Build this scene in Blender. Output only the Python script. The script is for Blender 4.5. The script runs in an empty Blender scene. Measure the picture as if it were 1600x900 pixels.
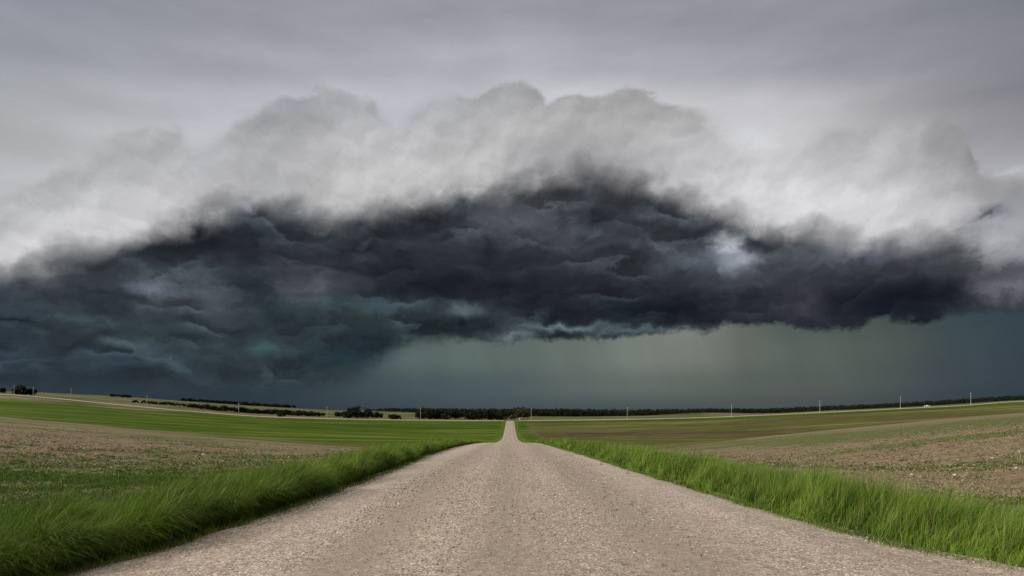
import bpy, math, random
import numpy as np
from mathutils import Vector
random.seed(7); RNG = np.random.default_rng(11)
R = math.radians
S = bpy.context.scene
COL = S.collection
F = 978.0; CX = 800.0; HY = 655.0; EYE = 1.7       # lens in px, principal column, eye-level row, eye height

# ------------------------------------------------------------------ camera
cam = bpy.data.cameras.new('camera'); cam_o = bpy.data.objects.new('camera', cam); COL.objects.link(cam_o)
cam_o.location = (0, 0, EYE); cam_o.rotation_euler = (R(90), 0, 0)
cam.sensor_width = 36; cam.lens = 36*F/1600; cam.shift_y = (HY-450)/1600
cam.clip_start = 0.05; cam.clip_end = 30000
S.camera = cam_o
S.view_settings.view_transform = 'Standard'; S.view_settings.look = 'None'
S.view_settings.exposure = 0; S.view_settings.gamma = 1
S.view_settings.use_curve_mapping = False

# ------------------------------------------------------------------ node expression helpers
def lin(c):
    c = c/255.0
    return c/12.92 if c <= .04045 else ((c+.055)/1.055)**2.4
def L3(c): return (lin(c[0]), lin(c[1]), lin(c[2]), 1)

class G:
    """small helper that turns python expressions into shader nodes"""
    def __init__(s, tree): s.t = tree; s.n = tree.nodes; s.l = tree.links; s.t.nodes.clear()
    def put(s, sock, v):
        if isinstance(v, bpy.types.NodeSocket): s.l.new(v, sock)
        elif v is not None: sock.default_value = v
    def m(s, op, a, b=None, c=None, clamp=False):
        n = s.n.new('ShaderNodeMath'); n.operation = op; n.use_clamp = clamp
        s.put(n.inputs[0], a)
        if b is not None: s.put(n.inputs[1], b)
        if c is not None: s.put(n.inputs[2], c)
        return n.outputs[0]
    def add(s, a, b): return s.m('ADD', a, b)
    def sub(s, a, b): return s.m('SUBTRACT', a, b)
    def mul(s, a, b): return s.m('MULTIPLY', a, b)
    def div(s, a, b): return s.m('DIVIDE', a, b)
    def mad(s, a, b, c): return s.m('MULTIPLY_ADD', a, b, c)
    def ss(s, x, lo, hi, a=0.0, b=1.0, kind='SMOOTHSTEP'):
        n = s.n.new('ShaderNodeMapRange'); n.interpolation_type = kind; n.clamp = True
        for i, v in enumerate((x, lo, hi, a, b)): s.put(n.inputs[i], v)
        return n.outputs[0]
    def xyz(s, x, y, z=0.0):
        n = s.n.new('ShaderNodeCombineXYZ')
        for i, v in enumerate((x, y, z)): s.put(n.inputs[i], v)
        return n.outputs[0]
    def noise(s, v, scale=1., detail=4., rough=.5, lac=2., dist=0., typ=None, col=False, dim='3D'):
        n = s.n.new('ShaderNodeTexNoise'); n.noise_dimensions = dim
        if typ: n.noise_type = typ
        if v is not None: s.l.new(v, n.inputs['Vector'])
        for k, x in (('Scale', scale), ('Detail', detail), ('Roughness', rough), ('Lacunarity', lac), ('Distortion', dist)):
            s.put(n.inputs[k], x)
        return n.outputs['Color' if col else 'Fac']
    def voro(s, v, scale=1., feature='F1', out='Distance', rand=1.):
        n = s.n.new('ShaderNodeTexVoronoi'); n.feature = feature
        if v is not None: s.l.new(v, n.inputs['Vector'])
        s.put(n.inputs['Scale'], scale); s.put(n.inputs['Randomness'], rand)
        return n.outputs[out]
    def vm(s, op, a, b=None):
        n = s.n.new('ShaderNodeVectorMath'); n.operation = op
        s.put(n.inputs[0], a)
        if b is not None: s.put(n.inputs[1], b)
        return n.outputs['Value'] if op in ('DOT_PRODUCT', 'LENGTH') else n.outputs['Vector']
    def mix(s, f, a, b, blend='MIX'):
        n = s.n.new('ShaderNodeMix'); n.data_type = 'RGBA'; n.blend_type = blend; n.clamp_factor = True
        s.put(n.inputs[0], f); s.put(n.inputs[6], a); s.put(n.inputs[7], b)
        return n.outputs[2]
    def ramp(s, x, stops, interp='B_SPLINE'):
        n = s.n.new('ShaderNodeValToRGB'); r = n.color_ramp; r.interpolation = interp
        while len(r.elements) > 1: r.elements.remove(r.elements[-1])
        r.elements[0].position = stops[0][0]; r.elements[0].color = stops[0][1]
        for p, c in stops[1:]:
            e = r.elements.new(p); e.color = c
        s.put(n.inputs[0], x)
        return n.outputs[0]
    def curve(s, x, pts):
        """pts in 0..1 both axes"""
        n = s.n.new('ShaderNodeFloatCurve'); c = n.mapping.curves[0]
        c.points[0].location = pts[0]; c.points[1].location = pts[-1]
        for p in pts[1:-1]: c.points.new(*p)
        n.mapping.update(); s.put(n.inputs['Value'], x)
        return n.outputs[0]
    def attr(s, name, out='Fac'):
        n = s.n.new('ShaderNodeAttribute'); n.attribute_name = name; return n.outputs[out]
    def new(s, t): return s.n.new(t)

# ------------------------------------------------------------------ storm sky (a function of direction only)
SUN_AZ = R(-93)      # measured from +Y (view direction), negative = left; light comes from behind left
SUN_EL = R(27)
W = bpy.data.worlds.new('World'); S.world = W; W.use_nodes = True
g = G(W.node_tree)
tc = g.new('ShaderNodeTexCoord')
D = tc.outputs['Generated']
sep = g.new('ShaderNodeSeparateXYZ'); g.l.new(D, sep.inputs[0])
dx, dy, dz = sep.outputs
th0 = g.mul(g.m('ARCTAN2', dx, dy), 180/math.pi)                      # azimuth in degrees, + is right
hyp = g.m('SQRT', g.add(g.mul(dx, dx), g.mul(dy, dy)))
el0 = g.mul(g.div(dz, g.m('MAXIMUM', hyp, .02)), 180/math.pi)         # tan(elevation) in degree units
def pth(x): return math.degrees(math.atan((x-CX)/F))
def pel(x, y): return (HY-y)/F*math.cos(R(pth(x)))*180/math.pi
TH0, TH1 = -44.0, 44.0
def nth(x): return (pth(x)-TH0)/(TH1-TH0)
EM = 34.0                                                             # elevation range of the outline curves
pos = g.xyz(th0, el0, 0.0)

# turbulence of the cloud coordinates
w1 = g.vm('SUBTRACT', g.noise(pos, .13, 2, .5, col=True), (.5, .5, .5))
w2 = g.vm('SUBTRACT', g.noise(pos, .42, 5, .58, col=True), (.5, .5, .5))
warp = g.vm('ADD', g.vm('MULTIPLY', w1, (3.2, 1.4, 0)), g.vm('MULTIPLY', w2, (3.4, 2.0, 0)))
wpos = g.vm('ADD', pos, warp)
sw = g.new('ShaderNodeSeparateXYZ'); g.l.new(wpos, sw.inputs[0]); thw, elw = sw.outputs[0], sw.outputs[1]
xr = g.m('DIVIDE', g.sub(th0, TH0), TH1-TH0, clamp=True)
xw = g.m('DIVIDE', g.sub(thw, TH0), TH1-TH0, clamp=True)

def outline(pts):
    return g.mul(g.curve(xr, [(nth(x), pel(x, y)/EM) for x, y in pts]), EM)
E1p = [(-60,345),(0,318),(35,290),(100,262),(130,248),(200,208),(255,203),(283,203),(303,216),(345,208),(385,180),(430,163),(475,152),(520,143),(560,150),(577,146),(590,168),(615,178),(660,160),(740,150),(770,140),(803,135),(842,142),(852,158),(890,147),(935,152),(960,144),(990,136),(1022,150),(1050,160),(1095,182),(1140,206),(1180,212),(1250,200),(1300,190),(1400,178),(1480,186),(1512,215),(1530,262),(1600,282),(1660,300)]
E2p = [(-60,425),(0,405),(60,385),(130,378),(200,362),(250,345),(300,328),(350,316),(410,306),(450,314),(500,328),(545,324),(600,312),(650,306),(700,296),(760,286),(810,276),(860,262),(905,256),(950,262),(1000,270),(1050,292),(1100,312),(1150,328),(1190,352),(1225,350),(1260,344),(1310,356),(1370,362),(1420,352),(1480,346),(1540,348),(1600,372),(1660,390)]
E3p = [(-60,640),(0,628),(200,622),(400,615),(480,603),(530,592),(570,580),(600,560),(625,542),(670,532),(720,531),(790,534),(850,530),(920,530),(1000,526),(1045,520),(1080,515),(1105,517),(1130,510),(1170,506),(1210,502),(1250,512),(1300,517),(1345,510),(1365,499),(1400,501),(1450,500),(1500,494),(1530,486),(1600,481),(1660,478)]
E1, E2, E3 = outline(E1p), outline(E2p), outline(E3p)

def rrow(x, cols, xs=None):
    n = len(cols)
    xs = xs or [i*1600/(n-1) for i in range(n)]
    return g.ramp(x, [(nth(a), L3(c)) for a, c in zip(xs, cols)])
def stack(e, rows, rowsy, x, xc=800):
    """colour field: ramps over azimuth, blended over elevation (rowsy in photo rows, top to bottom)"""
    c = rrow(x, rows[0])
    for k in range(1, len(rows)):
        a, b = pel(xc, rowsy[k-1]), pel(xc, rowsy[k])
        c = g.mix(g.ss(e, a, b), c, rrow(x, rows[k]))
    return c
gry = lambda *v: [(a, a, a+3) for a in v]

elA = g.div(el0, g.ss(g.m('ABSOLUTE', th0), 0, 40, 1., .80, 'LINEAR'))
# A: high overcast behind the shelf
A = stack(elA, [
  [(143,147,157),(146,148,158),(150,151,160),(152,153,161),(152,152,161),(150,150,158),(148,149,158),(140,141,151),(122,125,135)],
  [(150,154,163),(158,159,168),(165,166,174),(172,173,180),(172,173,180),(170,170,178),(160,161,168),(146,146,154),(126,127,136)],
  [(160,163,168),(174,175,180),(188,189,198),(190,191,201),(192,193,200),(207,208,212),(200,200,203),(158,158,162),(126,127,135)],
  [(168,170,172),(192,193,196),(196,196,202),(198,199,206),(198,198,202),(212,213,217),(214,214,217),(176,176,179),(136,136,142)],
  [(184,185,188),(200,200,202),(200,200,203),(200,200,203),(200,200,203),(205,205,208),(205,205,208),(190,190,193),(168,169,173)],
  ], [0, 80, 150, 215, 300], xr)
nA = g.noise(g.vm('MULTIPLY', wpos, (.10, .28, 0)), 1., 5, .5)
A = g.mix(1, A, g.ss(nA, .25, .75, .90, 1.10, 'LINEAR'), 'MULTIPLY')
def emboss(v, off, det, ro):
    a = g.noise(v, 1., det, ro); b = g.noise(g.vm('ADD', v, off), 1., det, ro)
    return g.sub(a, b)

# B: bright upper part of the shelf, q runs 0 at its top to 1 at the dark boundary
bpos0 = g.vm('ADD', pos, g.vm('MULTIPLY', w2, (2.4, 2.4, 0)))
bil = g.voro(g.vm('MULTIPLY', g.vm('ADD', pos, g.vm('MULTIPLY', w2, (1.6, 1.6, 0))), (.55, .7, 0)), 1., 'SMOOTH_F1')
fin = g.noise(g.vm('MULTIPLY', pos, (1.7, 2.0, 0)), 1., 5, .6)
bil2 = g.voro(g.vm('MULTIPLY', bpos0, (.26, .33, 0)), 1., 'SMOOTH_F1')
edge1 = g.add(E1, g.add(g.add(g.mul(g.sub(bil, .45), -1.2), g.mul(g.sub(bil2, .5), -1.6)), g.mul(g.sub(fin, .5), .8)))
s1 = g.mul(g.curve(xr, [(nth(x), v/4) for x, v in [(-60,1.8),(0,1.5),(60,.8),(120,1.2),(200,.55),(270,.5),(305,1.9),(345,1.5),(390,.7),(480,.4),(560,.35),(590,1.2),(640,1.9),(700,1.2),(780,.4),(840,.6),(880,.5),(960,.4),(1040,.45),(1090,1.0),(1140,2.4),(1220,3.0),(1300,1.2),(1380,2.6),(1460,1.6),(1510,.5),(1560,.8),(1660,1.2)]]), 4)
mB = g.ss(el0, g.sub(edge1, g.mul(s1, 1.1)), g.add(edge1, g.mul(s1, .5)), 1, 0)
q = g.div(g.sub(E1, elw), g.m('MAXIMUM', g.sub(E1, E2), .5))
B0 = rrow(xw, [(178,180,182),(178,179,181),(170,171,173),(174,174,177),(162,163,166),(157,158,161),(180,181,186),(174,175,178),(165,166,167),(164,164,165),(158,158,159),(172,172,173),(192,192,195),(176,176,178),(170,170,171),(146,146,147),(150,150,153)])
B1 = rrow(xw, [(190,191,193),(188,189,191),(184,185,187),(184,185,188),(162,163,165),(178,178,180),(195,195,197),(182,182,184),(182,182,183),(174,174,175),(174,174,175),(192,192,194),(208,208,211),(194,194,196),(184,184,186),(160,160,162),(156,157,161)])
B2 = rrow(xw, [(204,204,206),(203,203,205),(197,197,199),(186,185,187),(165,166,167),(182,182,183),(196,195,196),(186,185,186),(176,175,176),(156,154,157),(166,165,167),(194,192,194),(210,209,212),(213,212,214),(206,205,208),(184,184,187),(150,151,157)])
B = g.mix(g.ss(q, 0., .5), B0, B1)
B = g.mix(g.ss(q, .40, .80), B, B2)
B = g.mix(1, B, g.ss(q, .2, .8, 1.0, 1.05), 'MULTIPLY')
stk = g.noise(g.vm('MULTIPLY', g.xyz(g.sub(thw, g.mul(el0, .7)), el0), (.55, .16, 0)), 1., 4, .5)
emB = emboss(g.vm('MULTIPLY', wpos, (.22, .30, 0)), (-.12, .22, 0), 6, .55)
B = g.mix(1, B, g.mul(g.ss(stk, .3, .7, .93, 1.07, 'LINEAR'), g.ss(emB, -.16, .16, .90, 1.10, 'LINEAR')), 'MULTIPLY')

# C: dark belly, absolute rows
C = stack(g.mad(elw, .75, g.mul(el0, .25)), [
  [(66,68,76),(62,64,72),(58,60,68),(56,62,72),(60,68,78),(58,64,74),(52,58,70),(55,60,70),(62,66,76),(66,68,78),(60,64,74),(58,62,72),(56,60,70),(56,58,66),(60,60,68),(84,85,92),(110,111,118)],
  [(68,70,78),(56,60,68),(34,38,48),(35,41,51),(62,71,81),(52,60,72),(42,49,61),(54,59,71),(66,71,83),(68,72,82),(58,64,74),(58,64,76),(42,46,56),(58,58,66),(60,60,68),(86,88,96),(128,130,136)],
  [(48,50,60),(38,40,50),(26,31,43),(29,34,46),(44,51,61),(50,55,66),(42,47,59),(45,47,59),(50,54,66),(56,61,71),(58,62,72),(62,68,80),(64,68,78),(76,80,90),(74,78,90),(82,84,94),(98,99,107)],
  [(58,60,70),(42,52,63),(62,70,80),(64,77,85),(38,54,64),(74,78,88),(34,38,50),(30,33,45),(31,34,46),(40,44,56),(40,46,58),(46,52,64),(60,64,74),(46,52,64),(54,59,71),(74,78,88),(92,92,102)],
  [(42,62,76),(52,68,78),(46,60,72),(62,68,78),(50,64,71),(50,68,74),(46,62,70),(46,62,69),(42,56,68),(26,33,45),(28,37,49),(27,36,48),(54,55,67),(34,38,50),(17,22,35),(34,40,52),(74,78,86)],
  [(34,50,66),(44,60,70),(54,70,76),(44,60,70),(48,64,70),(34,52,63),(31,48,58),(29,43,54),(38,52,60),(38,50,58),(42,54,62),(32,42,54),(36,42,54),(34,40,52),(26,34,46),(34,42,54),(50,60,70)],
  [(40,62,80),(42,60,76),(36,56,72),(44,64,76),(52,72,80),(34,54,64),(36,56,66),(44,62,70),(44,62,70),(44,60,68),(44,60,68),(34,44,56),(34,42,54),(34,40,52),(30,38,50),(34,42,54),(50,60,70)],
  [(37,55,73),(38,56,72),(37,55,70),(36,54,68),(38,56,68),(38,56,66),(42,60,70),(48,66,74),(48,66,74),(48,66,74),(48,66,74),(48,66,74),(48,66,74),(48,66,74),(48,66,74),(48,62,72),(48,60,70)],
  ], [330, 370, 410, 450, 490, 530, 570, 608], xw)
lp = g.noise(g.vm('MULTIPLY', wpos, (.16, .36, 0)), 1., 6, .50)
lp2 = g.noise(g.vm('MULTIPLY', g.vm('ADD', wpos, g.vm('MULTIPLY', w2, (3.5, 2.5, 0))), (.38, .80, 3.1)), 1., 6, .52)
emC = emboss(g.vm('MULTIPLY', g.vm('ADD', pos, g.vm('MULTIPLY', w1, (6, 4, 0))), (.17, .42, 1.7)), (-.10, .22, 0), 6, .54)
lump = g.mul(g.mul(g.ss(lp, .28, .74, .66, 1.40, 'LINEAR'), g.ss(lp2, .28, .74, .78, 1.28, 'LINEAR')), g.ss(emC, -.16, .16, .80, 1.24, 'LINEAR'))
# rolls: stratified cloud layers with crisp lit crests fading to dark beneath
rn = g.noise(g.vm('MULTIPLY', g.vm('ADD', pos, g.vm('MULTIPLY', w2, (2.2, 1.4, 0))), (.085, .17, 7.7)), 1., 3, .5)
ph = g.add(g.mul(el0, .33), g.add(g.mul(rn, 4.2), g.add(g.mul(fin, .22), g.mul(lp2, .55))))
rl = g.m('FRACT', ph)
rsh = g.mul(g.m('POWER', rl, 2.2), g.ss(rl, .86, 1.0, 1, 0))
rmk = g.mul(g.ss(g.noise(g.vm('MULTIPLY', wpos, (.16, .30, 11.)), 1., 3, .5), .40, .62), g.ss(th0, pth(1000), pth(1250), 1., .55))
rfac = g.mad(rmk, g.sub(g.mul(rsh, 1.75), .38), 1.0)
lump = g.mul(g.mul(lump, .74), rfac)
lump = g.mix(g.ss(el0, 1.2, 4.5), (.86, .86, .86, 1), lump)
C = g.mix(1, C, lump, 'MULTIPLY')
hs = g.new('ShaderNodeHueSaturation'); hs.inputs['Saturation'].default_value = .70; g.l.new(C, hs.inputs['Color']); C = g.mix(1, hs.outputs[0], (.95, 1.0, .97, 1), 'MULTIPLY')

# D: rain curtain below the base
Dc = stack(el0, [
  [(42,60,74),(42,60,74),(44,62,74),(46,64,74),(48,68,76),(60,85,88),(75,97,97),(88,106,102),(92,111,105),(94,107,101),(118,129,120),(126,131,119),(72,87,81),(76,90,83),(68,83,78),(48,70,75),(46,64,75)],
  [(40,58,74),(40,58,74),(40,58,72),(42,60,72),(46,66,74),(54,76,80),(78,99,98),(88,106,102),(90,107,102),(96,109,103),(120,130,120),(112,120,109),(90,101,93),(83,94,87),(78,89,84),(54,73,79),(48,64,77)],
  [(38,56,74),(38,56,74),(38,56,72),(38,56,70),(40,58,70),(50,68,76),(62,82,89),(69,87,92),(76,93,95),(90,102,99),(100,110,103),(91,101,94),(86,95,89),(84,92,87),(74,83,83),(56,70,79),(49,62,75)],
  [(36,52,68),(36,52,68),(37,53,68),(37,53,67),(38,54,66),(44,60,70),(52,68,78),(60,76,84),(64,80,86),(64,80,84),(68,80,84),(72,82,84),(72,82,82),(69,79,81),(61,71,77),(49,61,71),(45,57,69)],
  ], [510, 560, 602, 645], xr)
rain = g.noise(g.vm('MULTIPLY', g.xyz(g.add(th0, g.mul(el0, .25)), el0), (.30, .045, 0)), 1., 6, .52)
Dc = g.mix(1, Dc, g.mix(g.ss(el0, .8, 5), (1, 1, 1, 1), g.ss(rain, .30, .70, .91, 1.08, 'LINEAR')), 'MULTIPLY')
hs = g.new('ShaderNodeHueSaturation'); hs.inputs['Saturation'].default_value = .82; g.l.new(Dc, hs.inputs['Color']); Dc = hs.outputs[0]

# hand placed lumps and gaps: (x, y, rx, ry, colour, amount)
def blobs(base, lst, mod):
    for x, y, rx, ry, c, s in lst:
        cx_, cy_ = pth(x), pel(x, y)
        kx = 57.3/F*math.cos(R(cx_))**2; ky = 57.3/F*math.cos(R(cx_))
        v = g.vm('MULTIPLY', g.vm('SUBTRACT', bpos, (cx_, cy_, 0)), (1/(rx*kx), 1/(ry*ky), 0))
        f = g.m('POWER', .45, g.vm('DOT_PRODUCT', v, v))
        f = g.mul(g.mul(f, s), mod)
        base = g.mix(f, base, L3(c))
    return base
bpos = g.vm('ADD', pos, g.vm('MULTIPLY', w2, (3.4, 2.2, 0)))
bmod = g.ss(lp2, .30, .62, .45, 1.25, 'LINEAR')
C = blobs(C, [
  (1140,386,15,17,(222,227,236),1.15),(1155,406,26,11,(180,187,200),1.1),(1105,408,50,12,(104,112,124),.8),(1310,405,75,16,(98,102,114),.7),
  (252,455,52,9,(104,114,124),.85),(492,448,42,16,(90,92,102),.8),(795,345,48,14,(92,97,108),.75),(905,360,60,10,(78,84,96),.6),
  (718,482,24,8,(96,110,118),.7),(880,511,58,5,(108,124,127),.85),(800,523,30,5,(104,120,123),.8),(1000,517,60,5,(90,106,109),.8),
  (386,325,12,8,(150,155,165),.8),(1562,378,34,24,(186,188,192),.9),(1380,470,60,20,(20,25,38),.8),(1258,470,34,40,(64,64,77),.6),
  (420,545,44,10,(68,92,95),.7),(208,535,38,8,(82,100,103),.75),(345,468,20,30,(84,86,98),.6),(424,488,24,14,(30,42,54),.8),
  (545,560,60,26,(30,48,58),.6),(560,475,70,8,(70,92,98),.6),(230,385,90,22,(26,30,41),.6),(620,440,90,24,(32,36,48),.5),(790,420,110,26,(36,39,51),.5),
  (1180,375,60,16,(42,46,55),.7),(1580,450,45,26,(112,111,121),.7),(60,450,60,18,(70,70,80),.5),(140,500,90,7,(66,84,92),.6),
  ], bmod)

# compose
wide = g.ss(g.noise(pos, .35, 3, .5), .35, .65, .55, 1.5, 'LINEAR')
bilc = g.voro(g.vm('MULTIPLY', g.vm('ADD', bpos0, (3.3, 1.7, 0)), (.30, .36, 0)), 1., 'SMOOTH_F1')
lp3 = g.noise(g.vm('MULTIPLY', wpos, (.30, .50, 4.4)), 1., 3, .48)
sl2 = g.noise(g.vm('MULTIPLY', g.xyz(g.sub(thw, g.mul(el0, .55)), el0, 5.), (.60, .22, 1)), 1., 4, .5)
edge2 = g.add(g.sub(E2, g.ss(g.m('ABSOLUTE', g.add(th0, 4.)), 3, 22, 1.35, 1.50)), g.add(g.mul(g.sub(sl2, .5), 1.5), g.add(g.mul(g.sub(lp3, .5), 1.5), g.add(g.mul(g.sub(bilc, .45), 1.9), g.mul(g.sub(fin, .5), .25)))))
mCt = g.ss(el0, g.sub(edge2, g.mul(wide, 1.3)), g.add(edge2, g.mul(wide, 2.3)), 0, 1)
mC = g.sub(1.0, g.m('POWER', mCt, 1.45))
edge3 = g.add(E3, g.add(g.mul(g.sub(fin, .5), .55), g.mul(g.sub(lp2, .5), 1.5)))
soft3 = g.add(g.ss(th0, pth(540), pth(790), 1.7, .34), g.ss(th0, pth(1480), pth(1600), 0, .35))
mD = g.ss(el0, g.sub(edge3, soft3), g.add(edge3, soft3), 1, 0)
sky = g.mix(mB, A, B)
sky = g.mix(mC, sky, C)
sky = blobs(sky, [(1541,335,34,13,(92,92,104),.9),(1500,300,36,14,(140,140,142),.6),(1580,270,34,6,(190,191,194),.6),(1480,225,36,34,(146,146,147),.5),
  (385,322,12,9,(150,154,163),.7),(1180,222,48,18,(220,221,224),.6),(1240,205,30,14,(198,198,200),.4),(905,262,60,14,(120,119,124),.45)], bmod)
sky = g.mix(mD, sky, Dc)

# beyond the picture: the bright ragged overcast the storm is advancing under, brightest behind left
bk = g.ss(g.vm('DOT_PRODUCT', D, (math.sin(R(-106))*math.cos(R(40)), math.cos(R(-106))*math.cos(R(40)), math.sin(R(40)))), -.35, .95)
gn = g.noise(D, 3.2, 6, .55)
gen = g.mix(bk, (.10, .11, .13, 1), (1.65, 1.61, 1.54, 1))
gen = g.mix(1, gen, g.ss(gn, .3, .7, .8, 1.2, 'LINEAR'), 'MULTIPLY')
outm = g.m('MAXIMUM', g.ss(g.m('ABSOLUTE', th0), 44, 70), g.ss(el0, 42, 75))
sky = g.mix(outm, sky, gen)
# below the horizon: dull ground tone
sky = g.mix(g.ss(el0, -.5, -3), sky, (.05, .055, .05, 1))

nis = g.new('ShaderNodeTexSky'); nis.sky_type = 'NISHITA'; nis.sun_disc = False
nis.sun_elevation = SUN_EL; nis.sun_rotation = SUN_AZ
bg0 = g.new('ShaderNodeBackground'); g.l.new(nis.outputs[0], bg0.inputs[0]); bg0.inputs[1].default_value = .06
bg1 = g.new('ShaderNodeBackground'); g.l.new(sky, bg1.inputs[0]); bg1.inputs[1].default_value = 1.0
ms = g.new('ShaderNodeMixShader'); ms.inputs[0].default_value = .995
g.l.new(bg0.outputs[0], ms.inputs[1]); g.l.new(bg1.outputs[0], ms.inputs[2])
wo = g.new('ShaderNodeOutputWorld'); g.l.new(ms.outputs[0], wo.inputs[0])
W.cycles.sampling_method = 'MANUAL'; W.cycles.sample_map_resolution = 512

# ------------------------------------------------------------------ sun through the overcast
sl = bpy.data.lights.new('sun', 'SUN'); so = bpy.data.objects.new('sun', sl); COL.objects.link(so)
sl.energy = 3.2; sl.angle = R(11); sl.color = (1, .96, .88)
sv = Vector((math.sin(SUN_AZ)*math.cos(SUN_EL), math.cos(SUN_AZ)*math.cos(SUN_EL), math.sin(SUN_EL)))
so.rotation_euler = sv.to_track_quat('Z', 'Y').to_euler(); so.location = (0, 0, 60)

# ------------------------------------------------------------------ object helpers
def tag(o, label=None, cat=None, group=None, kind=None):
    if label: o['label'] = label
    if cat: o['category'] = cat
    if group: o['group'] = group
    if kind: o['kind'] = kind
    return o
def link_obj(name, me, mat=None, parent=None):
    o = bpy.data.objects.new(name, me); COL.objects.link(o)
    if mat is not None: me.materials.append(mat)
    if parent is not None: o.parent = parent
    return o
def empty(name, loc, rz=0):
    o = bpy.data.objects.new(name, None); COL.objects.link(o); o.location = loc; o.rotation_euler = (0, 0, rz)
    o.empty_display_size = .3
    return o
def np_mesh(name, V, faces_flat, counts, smooth=False):
    me = bpy.data.meshes.new(name)
    V = np.asarray(V, dtype=np.float32)
    me.vertices.add(len(V)); me.vertices.foreach_set('co', V.ravel())
    me.loops.add(len(faces_flat)); me.loops.foreach_set('vertex_index', np.asarray(faces_flat, dtype=np.int32))
    counts = np.asarray(counts, dtype=np.int32)
    me.polygons.add(len(counts))
    starts = np.concatenate(([0], np.cumsum(counts)[:-1])).astype(np.int32)
    me.polygons.foreach_set('loop_start', starts)
    me.update(calc_edges=True); me.validate()
    if smooth: me.polygons.foreach_set('use_smooth', np.ones(len(counts), dtype=bool))
    return me
def grid_faces(nr, nc, wrap=False):
    i = np.arange(nr-1)[:, None]*nc; j = np.arange(nc if wrap else nc-1)[None, :]
    j2 = (j+1) % nc
    f = np.stack([i+j, i+j2, i+nc+j2, i+nc+j], -1).reshape(-1, 4)
    return f.ravel(), np.full(len(f), 4)
def fattr(me, name, vals):
    a = me.attributes.new(name, 'FLOAT', 'POINT'); a.data.foreach_set('value', np.asarray(vals, dtype=np.float32).ravel())
class MB:
    """collects simple solids into one mesh"""
    def __init__(s): s.V = []; s.Fc = []
    def ring(s, path, radii, sides=8, cap=True):
        base = len(s.V)
        for k, (p, r) in enumerate(zip(path, radii)):
            p = Vector(p)
            d = (Vector(path[min(k+1, len(path)-1)]) - Vector(path[max(k-1, 0)])).normalized()
            a = d.orthogonal().normalized(); b = d.cross(a)
            for q_ in range(sides):
                t = 2*math.pi*q_/sides
                s.V.append(tuple(p + a*math.cos(t)*r + b*math.sin(t)*r))
        for k in range(len(path)-1):
            for q_ in range(sides):
                q2 = (q_+1) % sides
                s.Fc.append((base+k*sides+q_, base+k*sides+q2, base+(k+1)*sides+q2, base+(k+1)*sides+q_))
        if cap:
            s.Fc.append(tuple(base+q_ for q_ in reversed(range(sides))))
            s.Fc.append(tuple(base+(len(path)-1)*sides+q_ for q_ in range(sides)))
    def box(s, c, d, bev=0.0):
        x, y, z = c; a, b, h = d[0]/2, d[1]/2, d[2]/2
        base = len(s.V)
        for zz, k in ((-h, bev), (-h+bev, 0), (h-bev, 0), (h, bev)) if bev else ((-h, 0), (h, 0)):
            for sx, sy in ((-1, -1), (1, -1), (1, 1), (-1, 1)):
                s.V.append((x+sx*(a-k), y+sy*(b-k), z+zz))
        n = 4 if bev else 2
        for k in range(n-1):
            for q_ in range(4):
                q2 = (q_+1) % 4
                s.Fc.append((base+4*k+q_, base+4*k+q2, base+4*k+4+q2, base+4*k+4+q_))
        s.Fc.append((base+3, base+2, base+1, base)); t = base+4*(n-1); s.Fc.append((t, t+1, t+2, t+3))
    def build(s, name, mat, parent=None):
        me = bpy.data.meshes.new(name); me.from_pydata(s.V, [], s.Fc); me.update()
        return link_obj(name, me, mat, parent)

# ------------------------------------------------------------------ materials
def mat_new(name):
    m = bpy.data.materials.new(name); m.use_nodes = True
    return m, G(m.node_tree)
def finish(g_, colour, rough=.9, bump=None, bstr=.5, bdist=.02, spec=.25, trans=None):
    p = g_.new('ShaderNodeBsdfPrincipled'); g_.put(p.inputs['Base Color'], colour); g_.put(p.inputs['Roughness'], rough)
    p.inputs['Specular IOR Level'].default_value = spec
    if bump is not None:
        b = g_.new('ShaderNodeBump'); g_.put(b.inputs['Height'], bump); b.inputs['Strength'].default_value = bstr; b.inputs['Distance'].default_value = bdist
        g_.l.new(b.outputs[0], p.inputs['Normal'])
    o = g_.new('ShaderNodeOutputMaterial'); out = p.outputs[0]
    if trans:
        t = g_.new('ShaderNodeBsdfTranslucent'); g_.put(t.inputs[0], trans[0])
        m = g_.new('ShaderNodeMixShader'); m.inputs[0].default_value = trans[1]
        g_.l.new(p.outputs[0], m.inputs[1]); g_.l.new(t.outputs[0], m.inputs[2]); out = m.outputs[0]
    g_.l.new(out, o.inputs[0])
def coords(g_): return g_.new('ShaderNodeTexCoord').outputs['Object']

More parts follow.
